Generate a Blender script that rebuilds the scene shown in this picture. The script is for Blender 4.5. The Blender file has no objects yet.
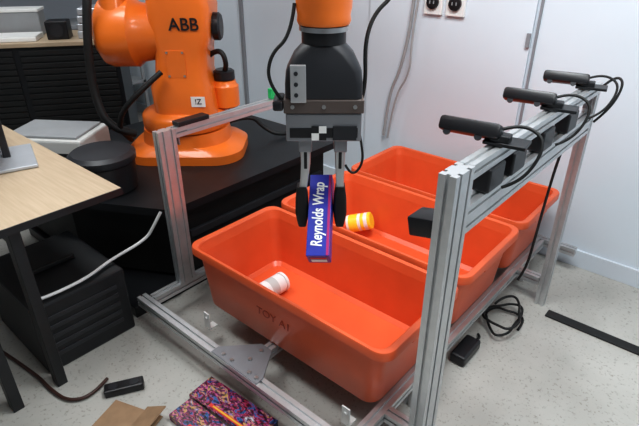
import bpy, bmesh, math, random
from mathutils import Vector, Matrix, Euler
random.seed(4)
S=bpy.context.scene
C=bpy.context.collection
WORLD=set()
R41=math.radians(41)

# ---------------- materials ----------------
MATS={}
def mat(name,col,rough=0.5,metal=0.0,var=0.06,scale=8.0,bump=0.0,coat=0.0,emit=0):
    if name in MATS: return MATS[name]
    m=bpy.data.materials.new(name); m.use_nodes=True
    nt=m.node_tree; b=nt.nodes["Principled BSDF"]
    b.inputs["Roughness"].default_value=rough
    b.inputs["Metallic"].default_value=metal
    if coat: b.inputs["Coat Weight"].default_value=coat
    tc=nt.nodes.new("ShaderNodeTexCoord"); nz=nt.nodes.new("ShaderNodeTexNoise")
    nz.inputs["Scale"].default_value=scale; nz.inputs["Detail"].default_value=4
    nt.links.new(tc.outputs["Object"],nz.inputs["Vector"])
    cr=nt.nodes.new("ShaderNodeValToRGB")
    cr.color_ramp.elements[0].position=0.3; cr.color_ramp.elements[1].position=0.7
    cr.color_ramp.elements[0].color=[max(0,c*(1-var)) for c in col]+[1]
    cr.color_ramp.elements[1].color=[min(1,c*(1+var)) for c in col]+[1]
    nt.links.new(nz.outputs["Fac"],cr.inputs["Fac"])
    nt.links.new(cr.outputs["Color"],b.inputs["Base Color"])
    if bump:
        bp=nt.nodes.new("ShaderNodeBump"); bp.inputs["Strength"].default_value=bump; bp.inputs["Distance"].default_value=0.003
        nt.links.new(nz.outputs["Fac"],bp.inputs["Height"]); nt.links.new(bp.outputs["Normal"],b.inputs["Normal"])
    if emit:
        b.inputs["Emission Color"].default_value=(*col,1); b.inputs["Emission Strength"].default_value=emit
    MATS[name]=m; return m

ORANGE=mat("robot_orange_paint",(0.82,0.185,0.022),0.34,var=0.04,coat=0.25)
TOTE=mat("tote_red_plastic",(0.74,0.122,0.040),0.36,var=0.08,scale=5,bump=0.05)
ALU=mat("brushed_aluminium",(0.60,0.61,0.62),0.38,0.75,var=0.05,scale=30)
ALUD=mat("cast_grey_metal",(0.28,0.29,0.31),0.45,0.6)
STEEL=mat("steel",(0.5,0.5,0.5),0.3,0.9)
BLACK=mat("black_plastic",(0.012,0.012,0.014),0.38,var=0.2)
BLACKM=mat("black_painted_metal",(0.010,0.011,0.013),0.42,var=0.2)
RUB=mat("black_rubber",(0.010,0.010,0.010),0.6,var=0.2)
CHAR=mat("charcoal_plastic",(0.022,0.023,0.027),0.45,var=0.1)
WHITE=mat("white_plastic",(0.80,0.80,0.78),0.35,var=0.02)
OFFW=mat("offwhite_plastic",(0.55,0.55,0.53),0.4,var=0.02)
GREYP=mat("grey_plastic",(0.30,0.31,0.32),0.45)
WALL=mat("white_wall_paint",(0.68,0.75,0.81),0.6,var=0.02,scale=2)
WALLG=mat("grey_wall_paint",(0.36,0.39,0.43),0.6,var=0.03,scale=2)
TRIM=mat("white_trim_paint",(0.66,0.72,0.78),0.45,var=0.02)
SEAM=mat("grey_seam",(0.25,0.26,0.28),0.5)
CEIL=mat("ceiling_tile",(0.6,0.6,0.6),0.8,var=0.03)
PURPLE=mat("royal_blue_print",(0.030,0.040,0.34),0.35,var=0.12,scale=20)
BLUEB=mat("blue_print",(0.012,0.035,0.26),0.35,var=0.1)
PINK=mat("magenta_print",(0.42,0.03,0.16),0.3,var=0.1)
YEL=mat("yellow_plastic",(0.92,0.66,0.04),0.35)
YPR=mat("yellow_print",(0.7,0.42,0.03),0.35)
GREEN=mat("green_plastic",(0.02,0.40,0.12),0.4)
REDP=mat("red_print",(0.6,0.03,0.02),0.4)
NAVY=mat("navy_print",(0.012,0.015,0.05),0.3,var=0.3,scale=40)
CARD=mat("brown_cardboard",(0.30,0.19,0.11),0.8,var=0.12,scale=20)
TAUPE=mat("taupe_grey_metal",(0.13,0.105,0.095),0.42,0.4)
INK=mat("black_ink",(0.01,0.01,0.012),0.5)
PAPER=mat("paper_white",(0.82,0.82,0.80),0.6,var=0.02)
SILV=mat("silver_plastic",(0.50,0.52,0.55),0.3,0.4)
MARK=mat("dark_red_marker",(0.42,0.05,0.02),0.5)
CABG=mat("grey_cable",(0.36,0.36,0.36),0.45)
CABW=mat("white_cable",(0.65,0.65,0.65),0.4)
MAROON=mat("dark_brown_cable",(0.05,0.02,0.015),0.5)
LAMP=mat("lamp_diffuser",(0.95,0.97,1.0),0.5,emit=2.5)

def wood():
    m=bpy.data.materials.new("maple_laminate"); m.use_nodes=True; nt=m.node_tree; b=nt.nodes["Principled BSDF"]
    tc=nt.nodes.new("ShaderNodeTexCoord"); mp=nt.nodes.new("ShaderNodeMapping"); mp.inputs["Scale"].default_value=(2,30,2)
    nz=nt.nodes.new("ShaderNodeTexNoise"); nz.inputs["Scale"].default_value=2.5; nz.inputs["Detail"].default_value=6
    cr=nt.nodes.new("ShaderNodeValToRGB"); cr.color_ramp.elements[0].position=.3;cr.color_ramp.elements[1].position=.75
    cr.color_ramp.elements[0].color=(0.42,0.32,0.215,1); cr.color_ramp.elements[1].color=(0.52,0.41,0.29,1)
    nt.links.new(tc.outputs["Object"],mp.inputs["Vector"]);nt.links.new(mp.outputs[0],nz.inputs["Vector"])
    nt.links.new(nz.outputs["Fac"],cr.inputs["Fac"]);nt.links.new(cr.outputs[0],b.inputs["Base Color"])
    b.inputs["Roughness"].default_value=0.38
    return m
WOOD=wood()
def floor_mat():
    m=bpy.data.materials.new("speckled_concrete"); m.use_nodes=True; nt=m.node_tree; b=nt.nodes["Principled BSDF"]
    tc=nt.nodes.new("ShaderNodeTexCoord")
    n1=nt.nodes.new("ShaderNodeTexNoise"); n1.inputs["Scale"].default_value=3; n1.inputs["Detail"].default_value=8
    n2=nt.nodes.new("ShaderNodeTexNoise"); n2.inputs["Scale"].default_value=90; n2.inputs["Detail"].default_value=3
    c1=nt.nodes.new("ShaderNodeValToRGB"); c1.color_ramp.elements[0].position=.3;c1.color_ramp.elements[1].position=.7
    c1.color_ramp.elements[0].color=(0.38,0.37,0.34,1);c1.color_ramp.elements[1].color=(0.50,0.49,0.455,1)
    c2=nt.nodes.new("ShaderNodeValToRGB"); c2.color_ramp.elements[0].position=.28;c2.color_ramp.elements[1].position=.42
    c2.color_ramp.elements[0].color=(0.55,0.53,0.50,1);c2.color_ramp.elements[1].color=(1,1,1,1)
    mx=nt.nodes.new("ShaderNodeMixRGB"); mx.blend_type='MULTIPLY'; mx.inputs[0].default_value=0.8
    for n in (n1,n2): nt.links.new(tc.outputs["Object"],n.inputs["Vector"])
    nt.links.new(n1.outputs["Fac"],c1.inputs[0]);nt.links.new(n2.outputs["Fac"],c2.inputs[0])
    nt.links.new(c1.outputs[0],mx.inputs[1]);nt.links.new(c2.outputs[0],mx.inputs[2]);nt.links.new(mx.outputs[0],b.inputs["Base Color"])
    b.inputs["Roughness"].default_value=0.36
    return m
FLOOR=floor_mat()
def comic(name,sc,seed):
    m=bpy.data.materials.new(name); m.use_nodes=True; nt=m.node_tree; b=nt.nodes["Principled BSDF"]
    tc=nt.nodes.new("ShaderNodeTexCoord"); mp=nt.nodes.new("ShaderNodeMapping"); mp.inputs["Location"].default_value=(seed,seed*.3,0); mp.inputs["Scale"].default_value=(1,1.6,1)
    n0=nt.nodes.new("ShaderNodeTexNoise"); n0.inputs["Scale"].default_value=sc; n0.inputs["Detail"].default_value=3; n0.inputs["Distortion"].default_value=1.0
    n1=nt.nodes.new("ShaderNodeTexNoise"); n1.inputs["Scale"].default_value=sc*3; n1.inputs["Detail"].default_value=2
    cr=nt.nodes.new("ShaderNodeValToRGB"); el=cr.color_ramp.elements
    cols=[(0.30,(0.015,0.02,0.06)),(0.38,(0.03,0.10,0.28)),(0.44,(0.35,0.02,0.06)),(0.49,(0.02,0.02,0.03)),(0.54,(0.40,0.05,0.22)),(0.58,(0.45,0.28,0.05)),(0.63,(0.10,0.03,0.20)),(0.70,(0.45,0.42,0.45))]
    el[0].position=cols[0][0]; el[0].color=(*cols[0][1],1); el[1].position=cols[1][0]; el[1].color=(*cols[1][1],1)
    for p,c in cols[2:]:
        e=el.new(p); e.color=(*c,1)
    r2=nt.nodes.new("ShaderNodeValToRGB"); r2.color_ramp.elements[0].position=.42; r2.color_ramp.elements[1].position=.52
    r2.color_ramp.elements[0].color=(.15,.15,.2,1); r2.color_ramp.elements[1].color=(1.2,1.2,1.2,1)
    mx=nt.nodes.new("ShaderNodeMixRGB"); mx.blend_type='MULTIPLY'; mx.inputs[0].default_value=0.9
    nt.links.new(tc.outputs["Object"],mp.inputs["Vector"])
    for n in (n0,n1): nt.links.new(mp.outputs[0],n.inputs["Vector"])
    nt.links.new(n0.outputs["Fac"],cr.inputs[0]); nt.links.new(n1.outputs["Fac"],r2.inputs[0])
    nt.links.new(cr.outputs[0],mx.inputs[1]); nt.links.new(r2.outputs[0],mx.inputs[2]); nt.links.new(mx.outputs[0],b.inputs["Base Color"])
    b.inputs["Roughness"].default_value=0.25
    return m
COMIC=comic("comic_cover_print",18,0.0); COMIC2=comic("comic_cover_print_dark",22,3.1)

# ---------------- helpers ----------------
def put(ob,par=None):
    C.objects.link(ob)
    if par is not None:
        ob.parent=par
        if par.name in WORLD: ob.location=ob.location-par.location
    return ob
def tl(ob,label,cat,group=None):
    ob["label"]=label; ob["category"]=cat
    if group: ob["group"]=group
    return ob
def empty(name,loc,rot=(0,0,0),label=None,cat=None,world=True,par=None):
    e=bpy.data.objects.new(name,None); e.location=loc; e.rotation_euler=rot; e.empty_display_size=0.1
    put(e,par)
    if world: WORLD.add(e.name)
    if label: tl(e,label,cat)
    return e
def fin(name,bm,m,par=None,loc=(0,0,0),rot=(0,0,0),smooth=False,ang=35):
    bmesh.ops.recalc_face_normals(bm,faces=bm.faces)
    me=bpy.data.meshes.new(name); bm.to_mesh(me); bm.free()
    for x in (m if isinstance(m,(list,tuple)) else [m]): me.materials.append(x)
    if smooth:
        me.shade_smooth()
        try: me.set_sharp_from_angle(angle=math.radians(ang))
        except Exception: pass
    ob=bpy.data.objects.new(name,me); ob.location=loc; ob.rotation_euler=rot
    return put(ob,par)
def addbox(bm,size,c=(0,0,0),bev=0,rot=None):
    M=Matrix.Translation(c)@(rot.to_matrix().to_4x4() if rot else Matrix())@Matrix.Diagonal((*size,1))
    g=bmesh.ops.create_cube(bm,size=1,matrix=M)
    if bev:
        es=set(e for v in g['verts'] for e in v.link_edges)
        bmesh.ops.bevel(bm,geom=list(es),offset=bev,segments=2,profile=0.5,affect='EDGES')
def addcyl(bm,r1,r2,h,c=(0,0,0),axis='Z',seg=32,rot=None):
    A={'Z':Matrix(),'X':Matrix.Rotation(math.pi/2,4,'Y'),'Y':Matrix.Rotation(-math.pi/2,4,'X')}[axis]
    M=Matrix.Translation(c)@(rot.to_matrix().to_4x4() if rot else Matrix())@A
    bmesh.ops.create_cone(bm,cap_ends=True,segments=seg,radius1=r1,radius2=r2,depth=h,matrix=M)
def box(name,size,loc,m,par=None,bev=0.003,rot=(0,0,0)):
    bm=bmesh.new(); addbox(bm,size,bev=bev); return fin(name,bm,m,par,loc,rot)
def cyl(name,r,h,loc,m,par=None,axis='Z',r2=None,rot=(0,0,0),seg=32,bev=0.0):
    bm=bmesh.new(); addcyl(bm,r,r if r2 is None else r2,h,axis=axis,seg=seg)
    if bev:
        es=[e for e in bm.edges if len(e.link_faces)==2 and e.calc_face_angle()>1.0]
        bmesh.ops.bevel(bm,geom=es,offset=bev,segments=2,profile=0.5,affect='EDGES')
    return fin(name,bm,m,par,loc,rot,smooth=True)
def rrect(w,d,r,z,n=6,cx=0,cy=0):
    pts=[]
    for (sx,sy,a0) in ((1,1,0),(-1,1,90),(-1,-1,180),(1,-1,270)):
        for i in range(n+1):
            a=math.radians(a0+90*i/n)
            pts.append((cx+sx*(w/2-r)+r*math.cos(a),cy+sy*(d/2-r)+r*math.sin(a),z))
    return pts
def loft(name,secs,m,par=None,loc=(0,0,0),rot=(0,0,0),cap0=True,cap1=True,ang=35):
    bm=bmesh.new(); rings=[[bm.verts.new(p) for p in s] for s in secs]
    n=len(rings[0])
    for a,b in zip(rings,rings[1:]):
        for i in range(n):
            bm.faces.new((a[i],a[(i+1)%n],b[(i+1)%n],b[i]))
    if cap0: bm.faces.new(rings[0])
    if cap1: bm.faces.new(rings[-1])
    return fin(name,bm,m,par,loc,rot,smooth=True,ang=ang)
def prism(name,pl,z0,z1,m,par,loc):
    bm=bmesh.new(); n=len(pl)
    a=[bm.verts.new((x,y,z0)) for x,y in pl]; b=[bm.verts.new((x,y,z1)) for x,y in pl]
    bm.faces.new(a); bm.faces.new(b)
    for i in range(n): bm.faces.new((a[i],a[(i+1)%n],b[(i+1)%n],b[i]))
    return fin(name,bm,m,par,loc)
def tube(name,pts,r,m,par=None):
    cu=bpy.data.curves.new(name,'CURVE'); cu.dimensions='3D'; cu.bevel_depth=r; cu.bevel_resolution=3
    sp=cu.splines.new('NURBS'); sp.points.add(len(pts)-1)
    for i,p in enumerate(pts): sp.points[i].co=(*p,1)
    sp.use_endpoint_u=True; sp.order_u=3; sp.resolution_u=8
    tmp=bpy.data.objects.new("tmp",cu); C.objects.link(tmp)
    dg=bpy.context.evaluated_depsgraph_get(); me=bpy.data.meshes.new_from_object(tmp.evaluated_get(dg))
    bpy.data.objects.remove(tmp)
    c=Vector(pts[0]); me.transform(Matrix.Translation(-c)); me.materials.clear(); me.materials.append(m); me.shade_smooth()
    ob=bpy.data.objects.new(name,me); ob.location=c
    return put(ob,par)
def text(name,s,size,m,par=None,loc=(0,0,0),rot=(0,0,0),bold=0.0,sx=1.0,shear=0):
    cu=bpy.data.curves.new(name,'FONT'); cu.body=s; cu.size=1.0; cu.align_x='CENTER'; cu.align_y='CENTER'; cu.extrude=0.01; cu.offset=bold; cu.shear=shear
    tmp=bpy.data.objects.new("tmp",cu); C.objects.link(tmp)
    dg=bpy.context.evaluated_depsgraph_get(); me=bpy.data.meshes.new_from_object(tmp.evaluated_get(dg))
    bpy.data.objects.remove(tmp); me.transform(Matrix.Diagonal((size*sx,size,size,1)))
    me.materials.clear(); me.materials.append(m)
    ob=bpy.data.objects.new(name,me); ob.location=loc; ob.rotation_euler=rot
    return put(ob,par)
U=0.042
def profile(nx,ny,u):
    s=u*0.11; dp=u*0.2; W=nx*u; H=ny*u; P=[(0,0)]
    for i in range(nx):
        c=(i+.5)*u; P+=[(c-s,0),(c-s,dp),(c+s,dp),(c+s,0)]
    P.append((W,0))
    for i in range(ny):
        c=(i+.5)*u; P+=[(W,c-s),(W-dp,c-s),(W-dp,c+s),(W,c+s)]
    P.append((W,H))
    for i in reversed(range(nx)):
        c=(i+.5)*u; P+=[(c+s,H),(c+s,H-dp),(c-s,H-dp),(c-s,H)]
    P.append((0,H))
    for i in reversed(range(ny)):
        c=(i+.5)*u; P+=[(0,c+s),(dp,c+s),(dp,c-s),(0,c-s)]
    return [(x-W/2,y-H/2) for x,y in P]
def extr(name,axis,c,L,na=1,nb=1,par=None,u=U):
    P=profile(na,nb,u); bm=bmesh.new()
    def mp(a,b,t): return {'Z':(a,b,t),'X':(t,a,b),'Y':(a,t,b)}[axis]
    r0=[bm.verts.new(mp(a,b,-L/2)) for a,b in P]; r1=[bm.verts.new(mp(a,b,L/2)) for a,b in P]
    n=len(P)
    for i in range(n): bm.faces.new((r0[i],r0[(i+1)%n],r1[(i+1)%n],r1[i]))
    bm.faces.new(r0); bm.faces.new(r1)
    return fin(name,bm,ALU,par,c)
def lathe(name,prof,m,par=None,loc=(0,0,0),rot=(0,0,0),seg=28):
    bm=bmesh.new(); rings=[]
    for r,z in prof:
        rings.append([bm.verts.new((max(r,1e-4)*math.cos(2*math.pi*i/seg),max(r,1e-4)*math.sin(2*math.pi*i/seg),z)) for i in range(seg)])
    for a,b in zip(rings,rings[1:]):
        for i in range(seg): bm.faces.new((a[i],a[(i+1)%seg],b[(i+1)%seg],b[i]))
    bm.faces.new(rings[0]); bm.faces.new(rings[-1])
    return fin(name,bm,m,par,loc,rot,smooth=True)

# ---------------- room ----------------
def struct(o): o["kind"]="structure"; return o
struct(box("floor",(9,7,0.1),(-1.8,0.2,-0.05),FLOOR,bev=0))
struct(box("wall_back",(9,0.1,2.9),(-1.8,2.78,1.45),WALL,bev=0))
struct(box("wall_left",(0.1,7,2.9),(-5.05,0.2,1.45),WALLG,bev=0))
struct(box("wall_right",(0.1,7,2.9),(2.4,0.2,1.45),WALLG,bev=0))
struct(box("wall_front",(9,0.1,2.9),(-1.8,-3.0,1.45),WALLG,bev=0))
struct(box("ceiling",(9,7,0.1),(-1.8,0.2,2.95),CEIL,bev=0))
struct(box("baseboard_back",(3.3,0.015,0.10),(0.72,2.722,0.05),TRIM,bev=0.002))
struct(box("baseboard_left",(2.9,0.015,0.10),(-3.5,2.722,0.05),TRIM,bev=0.002))
struct(box("trim_1",(0.012,0.012,2.3),(-0.93,2.724,1.15),SEAM,bev=0.001))
struct(box("trim_2",(0.03,0.02,2.6),(-3.15,2.72,1.3),SEAM,bev=0.002))
d=struct(box("door_1",(1.0,0.02,2.25),(-1.45,2.72,1.125),WALL,bev=0.003))
box("door_latch",(0.02,0.012,0.07),(0.49,-0.018,0.03),SEAM,d,bev=0.002)

for i,(x,y,e) in enumerate(((-0.5,1.4,47),(-2.2,0.5,25),(-3.6,1.4,12),(0.9,0.6,26))):
    p=empty("ceiling_light",(x,y,2.9),label="recessed rectangular white ceiling light panel",cat="ceiling light")
    p["group"]="ceiling light panels"
    box("housing",(1.24,0.64,0.03),(x,y,2.884),WHITE,p)
    box("diffuser",(1.18,0.58,0.006),(x,y,2.867),LAMP,p,bev=0)
    la=bpy.data.lights.new("panel_lamp",'AREA'); la.shape='RECTANGLE'; la.size=1.15; la.size_y=0.56; la.energy=e; la.color=(0.93,0.98,1.0)
    lo=bpy.data.objects.new("panel_lamp",la); lo.location=(x,y,2.855); C.objects.link(lo)

# ---------------- aluminium frame ----------------
FR=empty("aluminium_frame",(-1.2,1.6,0),label="silver T-slot aluminium extrusion frame carrying the totes",cat="metal frame")
ZT=0.15; ZB=ZT-U/2; XR=-0.505; XL=-1.825
extr("upright",'Z',(XR,1.10,0.55),1.10,1,2,FR,u=0.049)
extr("upright",'Z',(XR,2.26,0.529),1.058,1,1,FR)
extr("upright",'Z',(XL,1.11,(ZT+0.903)/2),0.903-ZT,1,2,FR)
extr("top_rail",'Y',(XR,1.716,1.10-U/2),1.13,1,1,FR)
extr("lower_rail",'Y',(XR,1.693,0.94),1.086,1,2,FR)
extr("top_rail",'Y',(XL,1.453,0.903-U/2),0.60,1,1,FR)
extr("base_rail",'X',(-1.17,0.894,ZB),1.40,1,1,FR,u=0.046)
extr("base_rail",'Y',(XL,1.77,ZB),1.69,1,1,FR)
extr("base_rail",'Y',(-1.18,1.77,ZB),1.69,1,1,FR)
extr("base_rail",'Y',(-0.66,1.77,ZB),1.69,1,1,FR)
extr("base_rail",'X',(-1.17,2.64,ZB),1.38,1,1,FR)
extr("tie_bar",'X',(-0.585,1.10,ZB),0.107,1,1,FR)
extr("tie_bar",'X',(-0.585,2.26,ZB),0.107,1,1,FR)
for (x,y) in ((XL,1.3),(XL,2.5),(-1.18,2.4),(-0.66,1.3),(-0.66,2.4),(-1.18,1.3)):
    extr("leg",'Z',(x,y,(ZT-U)/2),ZT-U,1,1,FR)
prism("gusset_plate",[(-0.15,-0.021),(0.11,-0.021),(0.11,0.015),(0.03,0.14),(-0.03,0.14),(-0.15,0.015)],0,0.006,ALUD,FR,(-1.18,0.894,ZT+0.0005))
for (x,y) in ((-0.10,0),(-0.05,0),(0.05,0),(0.09,0),(0,0.05),(0,0.11)):
    cyl("bolt",0.008,0.006,(-1.18+x,0.894+y,ZT+0.009),STEEL,FR,seg=12)
for (x,y) in ((-1.52,0.998),(-0.745,0.998)):
    bm=bmesh.new(); addbox(bm,(0.035,0.006,0.085),(0,0,0.0425),0.001); addbox(bm,(0.035,0.04,0.006),(0,0.02,0.003),0.001)
    addcyl(bm,0.006,0.006,0.008,(0,-0.004,0.06),'Y',12)
    fin("tote_bracket",bm,WHITE,FR,(x,y,0.085))
for (x,y,z) in ((XR,1.15,1.03),(XR,2.215,1.03),(XL,1.17,0.85)):
    bm=bmesh.new(); addbox(bm,(0.03,0.05,0.006),(0,0.02,0.027)); addbox(bm,(0.03,0.006,0.05),(0,-0.002,0.0))
    fin("corner_bracket",bm,ALUD,FR,(x,y,z))
box("joining_bracket",(0.05,0.16,0.02),(XL,1.25,0.914),BLACK,FR)
box("end_connector",(0.03,0.03,0.05),(XL,1.74,0.93),GREEN,FR)
for y in (1.30,1.46,1.70,1.95):
    box("spacer_block",(0.05,0.10,0.072),(XR+0.004,y,1.020),BLACK,FR,bev=0.006)

# ---------------- totes ----------------
TW,TD,TH=1.035,0.51,0.298
def make_tote(loc):
    W,D,H=TW,TD,TH
    t=empty("tote",loc,world=False)
    w=0.006
    secs=[rrect(W-0.135,D-0.085,0.05,0.0),rrect(W-0.12,D-0.07,0.055,0.012),
          rrect(W-0.075,D-0.042,0.05,H-0.06),rrect(W-0.070,D-0.04,0.05,H-0.045)]
    inn=[rrect(W-0.070-2*w,D-0.04-2*w,0.045,H-0.045),rrect(W-0.125-2*w,D-0.075-2*w,0.045,0.025),rrect(W-0.16-2*w,D-0.11-2*w,0.04,0.008)]
    loft("body",secs+inn,TOTE,t)
    r=[rrect(W-0.070-2*w,D-0.04-2*w,0.045,H-0.045),rrect(W-0.060,D-0.030-w,0.045,H-0.004),rrect(W-0.05,D-0.022,0.05,H),
       rrect(W-0.008,D-0.006,0.052,H),rrect(W,D,0.055,H-0.006),rrect(W,D,0.055,H-0.034),rrect(W-0.006,D-0.006,0.053,H-0.034),
       rrect(W-0.010,D-0.010,0.052,H-0.012),rrect(W-0.066,D-0.036,0.05,H-0.014),rrect(W-0.070,D-0.04,0.05,H-0.045)]
    loft("rim",r+[r[0]],TOTE,t,cap0=False,cap1=False)
    for sx in (-1,1):
        bm=bmesh.new(); addbox(bm,(0.02,0.16,0.035),bev=0.006)
        fin("handle",bm,TOTE,t,(sx*(W/2-0.018),0,H-0.045))
    return t
def copy_tote(src,loc,sc=1.0):
    n=src.copy(); C.objects.link(n); n.location=loc; n.scale=(1,sc,1)
    for ch in list(src.children):
        k=ch.copy(); k.parent=n; C.objects.link(k)
    return n
TX=-1.135; TZ=ZT+0.002
t1=make_tote((TX,1.285,TZ))
t2=copy_tote(t1,(TX,1.845,TZ),1.07)
t3=copy_tote(t1,(TX,2.395,TZ),0.98)
tl(t1,"large red-orange plastic tote with a white canister inside","plastic tote","red totes")
tl(t2,"large red-orange plastic tote holding a yellow container","plastic tote","red totes")
tl(t3,"large red-orange plastic tote beside the white wall","plastic tote","red totes")
text("marker_writing","TOY A1",0.045,MARK,t1,(-0.02,-0.2318,0.15),(math.radians(86.5),0,0),sx=1.2)

# ---------------- items in totes ----------------
ZI=TZ+0.008
bt=empty("canister",(-1.40,1.285,ZI+0.047),(0,math.radians(90),math.radians(88)),"small plain white canister lying on its side in the tote","canister",world=False)
lathe("canister_body",[(0.034,-0.065),(0.042,-0.06),(0.045,-0.048),(0.045,0.045),(0.042,0.052)],PAPER,bt)
lathe("lid",[(0.045,0.053),(0.046,0.054),(0.046,0.066),(0.038,0.072)],WHITE,bt)
lathe("label_band",[(0.0452,-0.03),(0.0454,-0.03),(0.0454,0.01),(0.0452,0.01)],OFFW,bt)
ct=empty("container",(-1.43,1.985,ZI+0.080),(0,math.radians(72),math.radians(25)),"yellow and white cylindrical container lying inside the tote","container",world=False)
lathe("container_body",[(0.045,-0.07),(0.048,-0.068),(0.048,0.005),(0.044,0.01)],WHITE,ct)
lathe("label_band",[(0.0484,-0.055),(0.0487,-0.055),(0.0487,-0.005),(0.0484,-0.005)],YEL,ct)
lathe("lid",[(0.044,0.01),(0.0475,0.012),(0.0475,0.062),(0.042,0.066)],YEL,ct)
lathe("lid_stripe",[(0.0477,0.03),(0.0480,0.03),(0.0480,0.05),(0.0477,0.05)],WHITE,ct)

# ---------------- depth cameras ----------------
def depth_cam(x,y,z,rz,s=1.0,tilt=25):
    e=empty("depth_camera",(x,y,z),(0,0,math.radians(rz)),"black depth camera on a bracket clamped to the top rail","camera",world=False); e.scale=(s,s,s); e["group"]="depth cameras on the frame"
    R=(math.radians(-tilt),0,0)
    bm=bmesh.new(); addbox(bm,(0.165,0.052,0.040),bev=0.010); fin("camera_body",bm,BLACK,e,(-0.05,-0.01,0.030),R,smooth=True)
    for k in (-0.055,0.03): cyl("lens",0.010,0.005,(-0.05+k,-0.037,0.018),CHAR,e,axis='Y',seg=16,rot=R)
    bm=bmesh.new(); addbox(bm,(0.11,0.07,0.010),(0.045,0.01,-0.0),0.002); addbox(bm,(0.05,0.04,0.03),(0.03,0.0,0.008),0.004)
    fin("mount",bm,BLACKM,e,(0,0,0.002))
    tube("cable",[(0.03,0.01,0.035),(0.07,0.03,0.05),(0.13,0.02,0.03),(0.135,0.0,-0.02),(0.10,-0.02,-0.09),(0.06,-0.03,-0.11)],0.0045,RUB,e)
    return e
cx=XR-0.025
for (x,y,z,rz,s) in ((cx,1.33,1.106,8,1.05),(cx,1.76,1.106,10,1.02),(cx,2.12,1.106,12,0.98)):
    depth_cam(x,y,z,rz,s)
e=empty("sensor_box",(-0.601,1.17,0.885),(0,0,0),"black rectangular sensor box clamped beside the lower rail","sensor",world=False)
bm=bmesh.new(); addbox(bm,(0.09,0.085,0.06),bev=0.006); fin("sensor_body",bm,BLACK,e,(0,0,0),(0,math.radians(-12),0),smooth=True)
box("clamp",(0.03,0.03,0.03),(0.053,0,0.012),BLACKM,e)
tl(tube("rail_cable",[(-0.475,2.24,1.09),(-0.44,2.25,1.14),(-0.40,2.24,1.12),(-0.42,2.22,1.02),(-0.465,2.2,0.96)],0.005,RUB),"thin black cable looping off the end of the rail","cable")
tl(tube("hanging_cable",[(-0.535,2.18,0.95),(-0.56,2.2,0.80),(-0.57,2.19,0.60),(-0.575,2.18,0.40),(-0.58,2.17,0.22),(-0.60,2.14,0.16)],0.006,RUB),"black cable hanging beside the upright towards the floor","cable")

# ---------------- robot pedestal ----------------
PD=empty("robot_pedestal",(-2.5,1.6,0),label="black steel pedestal table under the orange robot arm",cat="pedestal")
pl=[(-3.15,0.82),(-2.42,0.82),(-1.885,1.12),(-1.885,2.35),(-3.15,2.35)]
prism("table_top",[(x+2.5,y-1.6) for x,y in pl],-0.02,0.02,BLACKM,PD,(-2.5,1.6,0.48))
pl2=[(-3.08,0.9),(-2.45,0.9),(-1.95,1.18),(-1.95,2.28),(-3.08,2.28)]
prism("pedestal_body",[(x+2.5,y-1.6) for x,y in pl2],-0.19,0.19,RUB,PD,(-2.5,1.6,0.268))
box("base_plate",(1.2,1.45,0.06),(-2.52,1.6,0.03),BLACKM,PD)
box("cross_beam",(0.02,1.0,0.04),(-1.938,1.74,0.3),CHAR,PD)

# ---------------- robot ----------------
RB=empty("industrial_robot",(-2.45,1.65,0.5),(0,0,R41),"orange industrial robot arm bolted to the black pedestal","robot",world=False)
loft("base",[rrect(0.66,0.5,0.16,0.0,8),rrect(0.66,0.5,0.16,0.05,8),rrect(0.60,0.46,0.16,0.075,8),rrect(0.50,0.44,0.2,0.09,8),rrect(0.48,0.44,0.21,0.16,8)],ORANGE,RB,(0,0,0.001))
lathe("turntable",[(0.2,0.16),(0.235,0.17),(0.24,0.19),(0.24,0.235),(0.23,0.25),(0.19,0.27)],ORANGE,RB,seg=48)
for a in range(0,200,25):
    ar=math.radians(a); cyl("bolt",0.011,0.014,(0.28*math.cos(ar),-0.218*math.sin(ar) ,0.062),STEEL,RB,seg=10)
loft("body",[rrect(0.34,0.36,0.09,0.25,6,0.03),rrect(0.33,0.34,0.08,0.40,6,0.02),rrect(0.28,0.30,0.06,0.47,6,0.03),rrect(0.27,0.30,0.05,0.60,6,0.045),
   rrect(0.30,0.31,0.045,0.65,6,0.05),rrect(0.32,0.31,0.045,0.80,6,0.055),rrect(0.30,0.30,0.06,0.88,6,0.05),rrect(0.18,0.22,0.08,0.92,6,0.045)],ORANGE,RB)
lathe("side_motor",[(0.06,0.26),(0.075,0.27),(0.075,0.38),(0.065,0.39),(0.06,0.41),(0.03,0.415)],ORANGE,RB,(0.235,0.02,0.0),seg=32)
lathe("motor_cover",[(0.055,0.415),(0.058,0.417),(0.058,0.46),(0.045,0.47)],BLACK,RB,(0.235,0.02,0.0),seg=32)
def xlathe(name,prof,m,par,loc): return lathe(name,prof,m,par,loc,(0,math.pi/2,0),seg=44)
xlathe("shoulder_joint",[(0.10,-0.22),(0.13,-0.215),(0.165,-0.19),(0.175,-0.16),(0.175,-0.03),(0.15,0.0),(0.13,0.12)],ORANGE,RB,(-0.17,-0.02,0.67))
xlathe("joint_cover",[(0.07,-0.235),(0.09,-0.232),(0.095,-0.215),(0.09,-0.21)],BLACK,RB,(-0.17,-0.02,0.67))
loft("lower_link",[rrect(0.14,0.30,0.06,0.70,6,-0.28,-0.02),rrect(0.13,0.24,0.06,0.95,6,-0.28,0.02),rrect(0.12,0.20,0.055,1.2,6,-0.28,0.06),rrect(0.13,0.24,0.06,1.50,6,-0.28,0.1)],ORANGE,RB)
xlathe("elbow_joint",[(0.10,-0.2),(0.14,-0.18),(0.15,-0.1),(0.15,0.1),(0.14,0.18),(0.1,0.2)],ORANGE,RB,(-0.16,0.1,1.52))
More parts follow.
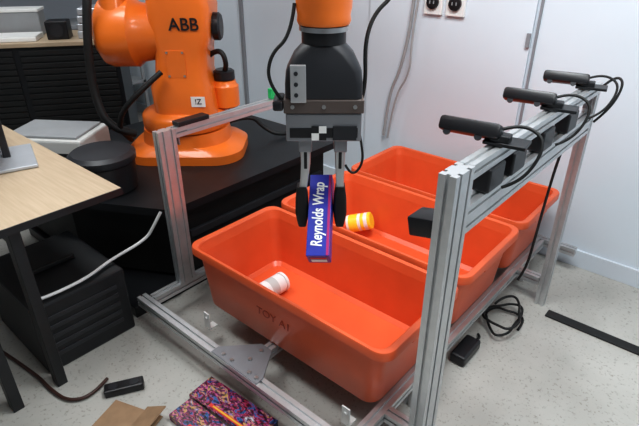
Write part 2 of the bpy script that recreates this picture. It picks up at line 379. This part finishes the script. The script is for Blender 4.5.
def along(name,p0,p1,secs,m,par,n=20):
    p0=Vector(p0);p1=Vector(p1); q=(p1-p0).to_track_quat('Z','Y'); L=(p1-p0).length
    rings=[]
    for (f,r) in secs: rings.append([(r*math.cos(2*math.pi*i/n),r*math.sin(2*math.pi*i/n),f*L) for i in range(n)])
    return loft(name,rings,m,par,p0,q.to_euler())
along("forearm",(-0.05,0.1,1.56),(0.78,-1.20,1.32),[(0,0.13),(0.1,0.15),(0.25,0.13),(0.8,0.09),(0.95,0.085),(1,0.07)],ORANGE,RB)
xlathe("wrist_joint",[(0.07,-0.10),(0.085,-0.095),(0.09,-0.08),(0.09,0.08),(0.085,0.095),(0.07,0.10)],ORANGE,RB,(0.785,-1.355,1.13))
along("wrist_link",(0.78,-1.20,1.32),(0.785,-1.355,1.14),[(0,0.075),(1,0.08)],ORANGE,RB)
text("logo","ABB",0.085,INK,RB,(0.085,-0.160,0.725),(math.radians(90),0,0),bold=0.012)
box("side_panel_cover",(0.10,0.004,0.14),(0.02,-0.152,0.53),ORANGE,RB,bev=0.001)
for (x,z) in ((-0.02,0.59),(0.06,0.59),(-0.02,0.47),(0.06,0.47)): cyl("cover_screw",0.006,0.004,(x,-0.156,z),STEEL,RB,axis='Y',seg=10)
box("rating_label",(0.075,0.002,0.055),(0.12,-0.178,0.34),PAPER,RB,bev=0,rot=(0,0,0))
text("label_symbol","!Z",0.04,INK,RB,(0.12,-0.1797,0.34),(math.radians(90),0,0),bold=0.01)
tube("hose",[(-0.25,-0.16,0.16),(-0.36,-0.24,0.20),(-0.42,-0.2,0.42),(-0.38,-0.22,0.7),(-0.33,-0.2,0.95),(-0.35,-0.1,1.3)],0.022,RUB,RB)
tube("hose",[(-0.05,-0.19,0.5),(-0.15,-0.25,0.42),(-0.28,-0.24,0.3),(-0.32,-0.2,0.18),(-0.3,-0.1,0.1)],0.014,RUB,RB)
tube("hose",[(0.17,0.0,0.55),(0.24,-0.05,0.60),(0.27,-0.05,0.50),(0.24,0.0,0.46)],0.014,RUB,RB)
tube("supply_cable",[(0.20,0.15,0.12),(0.34,0.20,0.16),(0.42,0.22,0.06),(0.52,0.20,0.018),(0.60,0.28,0.018)],0.013,RUB,RB)
xlathe("motor_cap",[(0.05,0.0),(0.07,0.0),(0.07,0.03),(0.06,0.04)],BLACK,RB,(0.21,-0.02,0.70))

def rb_local(F,r,z):
    w=Vector((-0.656*F+0.755*r,0.755*F+0.656*r,z))-Vector((-2.45,1.65,0.5))
    c,s=math.cos(-R41),math.sin(-R41)
    return Vector((w.x*c-w.y*s,w.x*s+w.y*c,w.z))
G=bpy.data.objects.new("gripper",None); G.location=rb_local(1.5,0.012,0.0); put(G,RB)
lathe("wrist_flange",[(0.062,1.392),(0.072,1.395),(0.076,1.405),(0.074,1.42),(0.078,1.44),(0.078,1.60),(0.07,1.61)],ORANGE,G,seg=40)
lathe("tool_plate",[(0.055,1.378),(0.070,1.379),(0.070,1.392),(0.06,1.393)],STEEL,G,seg=40)
lathe("neck_collar",[(0.05,1.345),(0.063,1.346),(0.063,1.378),(0.05,1.379)],BLACK,G,seg=40)
loft("gripper_shell",[rrect(0.222,0.13,0.02,1.20),rrect(0.222,0.13,0.02,1.24),rrect(0.215,0.125,0.025,1.275),rrect(0.17,0.12,0.04,1.32),rrect(0.12,0.11,0.05,1.347)],CHAR,G)
box("lower_plate",(0.232,0.136,0.040),(0,0,1.178),TAUPE,G)
for k in (-0.09,0.0,0.09): cyl("plate_screw",0.006,0.004,(k,-0.069,1.178),STEEL,G,axis='Y',seg=12)
box("jaw_rail",(0.222,0.12,0.085),(0,0,1.113),ALUD,G,bev=0.004)
box("jaw_slot",(0.20,0.004,0.03),(0,-0.061,1.098),BLACK,G,bev=0.001)
box("side_plate",(0.044,0.012,0.105),(-0.072,-0.072,1.245),ALU,G,bev=0.002)
for k in (-0.03,0,0.03): cyl("plate_screw",0.006,0.006,(-0.078,-0.079,1.245+k),CHAR,G,axis='Y',seg=12)
def checker(name,w,h,nx,nz,loc):
    bm=bmesh.new()
    for i in range(nx):
        for j in range(nz):
            x0=-w/2+w*i/nx; z0=-h/2+h*j/nz
            f=bm.faces.new([bm.verts.new(p) for p in ((x0,0,z0),(x0+w/nx,0,z0),(x0+w/nx,0,z0+h/nz),(x0,0,z0+h/nz))]); f.material_index=(i+j)%2
    bmesh.ops.remove_doubles(bm,verts=bm.verts,dist=1e-5)
    return fin(name,bm,[PAPER,INK],G,loc)
checker("checker_marker",0.044,0.044,2,2,(-0.014,-0.0645,1.098))
box("marker_plate",(0.07,0.004,0.044),(0.062,-0.0635,1.098),CHAR,G,bev=0.001)
def finger(sx,x0,x1):
    f=bpy.data.objects.new("finger",None); f.location=(0,0,0); put(f,G)
    box("carriage",(0.040,0.07,0.045),(x0,0,1.048),ALUD,f,bev=0.004)
    sec=[(x0,1.05,0.032,0.038),(x0,0.98,0.030,0.036),(x0+(x1-x0)*0.3,0.93,0.026,0.034),(x1,0.86,0.024,0.03)]
    loft("finger_link",[rrect(w,dd,0.006,z,2,x) for x,z,w,dd in sec],ALU,f)
    box("finger_slot",(0.010,0.042,0.07),(x0,0,1.0),BLACK,f,bev=0.002)
    r=[rrect(w,dd,0.008,z,3,x) for x,z,w,dd in ((x1,0.90,0.03,0.042),(x1,0.86,0.040,0.05),(x1,0.81,0.044,0.05),(x1,0.78,0.036,0.045),(x1,0.755,0.026,0.04))]
    loft("fingertip",r,RUB,f)
finger(-1,-0.056,-0.070)
finger(1,0.052,0.055)
box("side_camera",(0.03,0.10,0.03),(-0.132,-0.02,1.18),BLACK,G,bev=0.006)
tube("cable",[(-0.12,-0.04,1.19),(-0.16,-0.05,1.24),(-0.15,-0.05,1.32),(-0.09,-0.04,1.37),(-0.08,-0.02,1.45)],0.005,RUB,G)
tube("cable",[(0.105,0.0,1.14),(0.125,0,1.22),(0.115,0,1.34),(0.14,0.02,1.42),(0.20,0.03,1.47),(0.2,0.05,1.6),(0.1,0.05,1.62)],0.006,RUB,G)
tube("cable",[(0.105,0.0,1.10),(0.12,-0.01,1.04),(0.125,0.0,0.97),(0.09,0.0,0.93),(0.07,0.0,0.97)],0.004,RUB,G)

# wrap box held in gripper : lower end swung toward the viewer side
F0=1.46; bx_rot=(Matrix.Rotation(R41,3,'Z')@Matrix.Rotation(math.radians(4),3,'Y')@Matrix.Rotation(math.radians(-50),3,'X')@Matrix.Rotation(math.radians(-10),3,'Z')).to_euler()
BX=empty("foil_wrap_box",(-0.656*F0+0.755*0.004,0.755*F0+0.656*0.004,0.80),bx_rot,"long royal blue wrap box held by the black gripper fingertips","product box",world=False)
BW=0.072
box("carton",(BW,BW,0.28),(0,0,0),PURPLE,BX,bev=0.0015)
box("side_panel",(0.001,BW-.003,0.276),(-BW/2-.0004,0,0),BLUEB,BX,bev=0)
box("edge_stripe",(0.008,0.001,0.276),(BW/2-.006,-BW/2-.0004,0),PINK,BX,bev=0)
box("end_panel",(BW-.004,BW-.004,0.001),(0,0,-0.1404),BLUEB,BX,bev=0)
box("end_patch",(0.05,0.022,0.001),(0,0.012,-0.1414),PAPER,BX,bev=0)
box("end_patch",(0.05,0.012,0.001),(0,-0.012,-0.1414),REDP,BX,bev=0)
text("brand_lettering","Reynolds Wrap",0.050,PAPER,BX,(-0.004,-BW/2-.0012,0.0),Matrix(((0,-1,0),(0,0,-1),(1,0,0))).to_euler(),bold=0.02,sx=0.70,shear=0.15)

# ---------------- equipment on pedestal ----------------
bk=empty("black_canister",(-2.33,1.06,0.501),label="black round canister with ribbed lid on the pedestal",cat="canister",world=False)
bk.scale=(1.15,1.15,1.1)
lathe("canister_body",[(0.11,0),(0.125,0.005),(0.13,0.13),(0.125,0.135)],BLACK,bk); lathe("canister_lid",[(0.135,0.135),(0.138,0.14),(0.138,0.165),(0.12,0.18),(0.05,0.185)],CHAR,bk)
pr=empty("printer",(-2.88,1.08,0.501),(0,0,math.radians(35)),"off-white desktop printer beside the robot","printer",world=False)
box("printer_case",(0.46,0.32,0.17),(0,0,0.086),OFFW,pr,bev=0.012); box("printer_lid",(0.40,0.27,0.015),(0,0,0.178),GREYP,pr,bev=0.005); box("paper_slot",(0.32,0.004,0.02),(0,-0.161,0.09),BLACK,pr,bev=0)
eq=empty("equipment_case",(-2.12,0.63,0),label="black slatted equipment case on the floor",cat="equipment case")
box("case_body",(0.52,0.40,0.33),(-2.13,0.64,0.165),BLACKM,eq,bev=0.01)
for k in range(5): box("vent_slat",(0.006,0.30,0.02),(-1.868,0.64,0.08+0.045*k),CHAR,eq,bev=0.002)
box("carry_handle",(0.02,0.2,0.02),(-2.12,0.64,0.341),RUB,eq,bev=0.004)

# ---------------- desk ----------------
DK=empty("desk",(-2.35,0.45,0),label="maple-topped desk with black metal legs",cat="desk")
box("desk_top",(1.17,0.96,0.028),(-2.345,0.37,0.737),WOOD,DK,bev=0.003)
box("edge_band",(0.004,0.96,0.028),(-1.758,0.37,0.737),BLACK,DK,bev=0)
for (x,y) in ((-1.80,0.45),(-1.80,0.28),(-2.88,0.6),(-2.88,0.1)): box("leg",(0.05,0.04,0.722),(x,y,0.361),BLACKM,DK)
box("apron",(1.0,0.03,0.06),(-2.34,0.45,0.69),BLACKM,DK)
mn=empty("monitor",(-2.38,0.665,0.752),(0,0,math.radians(163)),"black monitor on a silver stand on the desk","monitor",world=False)
box("stand_base",(0.30,0.22,0.014),(0.0,0,0.008),SILV,mn,bev=0.004); box("stand_neck",(0.06,0.03,0.2),(0.03,-0.005,0.11),BLACK,mn,bev=0.006)
box("screen_housing",(0.44,0.035,0.3),(0.03,0.025,0.25),BLACK,mn,bev=0.006); box("screen",(0.41,0.002,0.27),(0.03,0.044,0.25),CHAR,mn,bev=0)

# ---------------- background cabinet ----------------
a54=math.radians(54)
CB=empty("tambour_cabinet",(-3.5,1.86,0),(0,0,a54),"black slatted cabinet with a light wood top","cabinet",world=False)
box("cabinet_body",(1.3,0.5,0.96),(-0.65,0.25,0.48),BLACKM,CB,bev=0.004)
box("cabinet_top",(1.34,0.54,0.03),(-0.65,0.25,0.976),WOOD,CB,bev=0.004)
for k in range(2):
    bm=bmesh.new()
    for j in range(22): addbox(bm,(0.60,0.012,0.034),(0,0,-0.44+j*0.042),0.003)
    fin("slatted_door",bm,RUB,CB,(-0.33-0.64*k,-0.006,0.48))
def on_cab(name,size,lx,ly,m,label,cat,z=0.992):
    c,s=math.cos(a54),math.sin(a54)
    e=empty(name,(-3.5+lx*c-ly*s,1.86+lx*s+ly*c,z),(0,0,a54),label,cat,world=False)
    box("housing",size,(0,0,size[2]/2),m,e,bev=0.006)
    return e
e=on_cab("disk_stack",(0.22,0.26,0.05),-0.14,0.2,SILV,"stack of silver equipment boxes on the cabinet","equipment")
for k in range(3): box("unit",(0.21-0.01*k,0.25,0.045),(0.004*k,0,0.075+0.05*k),SILV,e,bev=0.006)
e=on_cab("black_speaker",(0.14,0.14,0.12),-0.38,0.14,BLACK,"small black box speaker on the cabinet","speaker")
cyl("speaker_cone",0.045,0.006,(0,-0.071,0.06),CHAR,e,axis='Y')
e=on_cab("storage_box",(0.34,0.18,0.16),-0.70,0.38,GREYP,"grey plastic storage box on the cabinet","box"); box("lid",(0.35,0.19,0.02),(0,0,0.17),WHITE,e)
e=on_cab("paper_stack",(0.3,0.22,0.03),-0.66,0.13,PAPER,"stack of white papers on the cabinet","papers"); box("top_sheet",(0.28,0.21,0.003),(0.01,0,0.032),WHITE,e,bev=0)
e=on_cab("storage_box",(0.26,0.3,0.28),-1.12,0.25,CHAR,"dark grey storage box on the cabinet","box"); box("lid",(0.27,0.31,0.02),(0,0,0.29),BLACK,e)
SH=empty("shelf_unit",(-4.75,2.0,0),label="grey metal shelving against the wall",cat="shelves")
for z in (0.4,0.95,1.5,2.0): box("shelf",(0.45,1.3,0.03),(-4.75,2.0,z),GREYP,SH)
for (x,y) in ((-4.96,1.37),(-4.54,1.37),(-4.96,2.63),(-4.54,2.63)): box("shelf_post",(0.03,0.03,2.1),(x,y,1.05),GREYP,SH)

# ---------------- wall outlets & cables ----------------
for x in (-1.51,-1.375):
    o=empty("wall_socket",(x,2.71,1.30),label="white wall socket with round black outlet",cat="wall socket",world=False); o["group"]="wall sockets"
    box("socket_plate",(0.11,0.02,0.13),(0,-0.01,0),WHITE,o,bev=0.004); cyl("outlet",0.036,0.02,(0,-0.025,0.0),BLACK,o,axis='Y',bev=0.003)
    for k in (-0.012,0.012): box("pin_slot",(0.006,0.002,0.016),(k,-0.036,0),GREYP,o,bev=0)
tl(tube("cable_bundle",[(-1.62,2.69,1.7),(-1.63,2.69,1.3),(-1.65,2.69,1.1),(-1.69,2.69,0.9),(-1.76,2.69,0.75),(-1.78,2.69,0.47)],0.009,CABG),"thick grey cable hanging down the white wall","cable")
tl(tube("cable",[(-1.57,2.66,1.7),(-1.575,2.66,1.4),(-1.61,2.66,1.1),(-1.60,2.66,0.9),(-1.70,2.66,0.75),(-1.73,2.66,0.47)],0.006,CABG),"thin grey cable hanging down the white wall","cable")["group"]="wall cables"

# ---------------- floor items ----------------
def booklet(x,y,rz,w,h,z,m,label,th=0.03):
    e=empty("comic_book",(x,y,z),(0,0,math.radians(rz)),label,"comic book",world=False); e["group"]="comic books on the floor"
    box("pages",(w-0.002,h-0.002,th),(0,0,th/2+0.001),NAVY,e,bev=0); box("cover",(w,h,0.002),(0,0,th+0.002),m,e,bev=0)
    box("spine",(w,0.002,th),(0,-h/2-0.0005,th/2+0.001),m,e,bev=0)
    box("title_band",(w*0.6,0.014,0.001),(0.03,-h/2+0.014,th+0.0036),REDP,e,bev=0)
    box("yellow_band",(w*0.5,0.006,0.001),(0.03,-h/2+0.014,th+0.005),YPR,e,bev=0)
booklet(-1.145,0.812,4,0.36,0.115,0.0,COMIC,"thick dark comic book with red and magenta print on the floor")
booklet(-1.135,0.690,2,0.33,0.10,0.0,COMIC2,"dark colourful comic book with a red band on the floor")
cd=empty("cardboard_piece",(-1.41,0.52,0.0),(0,0,math.radians(20)),"torn piece of brown cardboard on the floor","cardboard",world=False)
box("cardboard_sheet",(0.22,0.14,0.006),(0,0,0.004),CARD,cd,bev=0.001); box("flap",(0.10,0.12,0.005),(0.08,0.02,0.035),CARD,cd,bev=0,rot=(0,math.radians(-25),0))
ps=empty("power_strip",(-1.56,0.60,0.0),(0,0,math.radians(60)),"small black power strip on the floor","power strip",world=False)
box("strip_case",(0.15,0.05,0.035),(0,0,0.018),BLACK,ps,bev=0.006); 
for k in (-0.04,0.04): cyl("strip_outlet",0.018,0.002,(k,0,0.0365),CHAR,ps,seg=20)
tl(box("floor_strip",(0.7,0.055,0.008),(-0.10,2.2,0.005),RUB,bev=0.002),"flat black rubber cable cover on the concrete floor","cable cover")
tl(tube("floor_cable",[(-1.90,0.50,0.345),(-1.89,0.56,0.345),(-1.90,0.7,0.345),(-1.95,0.82,0.345),(-1.93,1.0,0.38),(-1.89,1.03,0.46),(-1.87,1.06,0.52)],0.007,CABW),"white cable looping over the equipment case","cable")
tl(tube("floor_cable",[(-2.2,0.35,0.012),(-1.9,0.40,0.012),(-1.78,0.40,0.012),(-1.66,0.42,0.012),(-1.62,0.50,0.012),(-1.66,0.58,0.012)],0.007,MAROON),"dark cable lying on the concrete floor","cable")
pts=[]
for i in range(26):
    a=i*0.62; rr=1+0.25*math.sin(i*1.7); pts.append((-0.58+0.075*rr*math.cos(a),1.98+0.12*rr*math.sin(a),0.010+0.003*i))
tl(tube("coiled_cable",pts,0.006,RUB),"loose coil of black cable on the floor beneath the frame","cable")
pb=empty("power_brick",(-0.62,1.68,0),label="black power adapter block on the floor beneath the frame",cat="power adapter",world=False)
box("brick_case",(0.07,0.16,0.05),(0.0,0,0.026),BLACK,pb,bev=0.01); tube("brick_cable",[(0.0,0.08,0.03),(0.02,0.12,0.02),(-0.01,0.15,0.012)],0.006,RUB,pb)

# ---------------- camera ----------------
cam=bpy.data.cameras.new("camera"); cam.lens=28.73; cam.sensor_width=36; cam.clip_start=0.02
co=bpy.data.objects.new("camera",cam); co.location=(0,0,1.6)
co.rotation_euler=(math.radians(90-28.15),0,R41); C.objects.link(co); S.camera=co
w=bpy.data.worlds.new("world"); S.world=w; w.use_nodes=True
w.node_tree.nodes["Background"].inputs[0].default_value=(0.6,0.65,0.7,1); w.node_tree.nodes["Background"].inputs[1].default_value=0.2
try:
    S.view_settings.view_transform='Standard'; S.view_settings.look='Medium High Contrast'
except Exception as ex: print(ex)
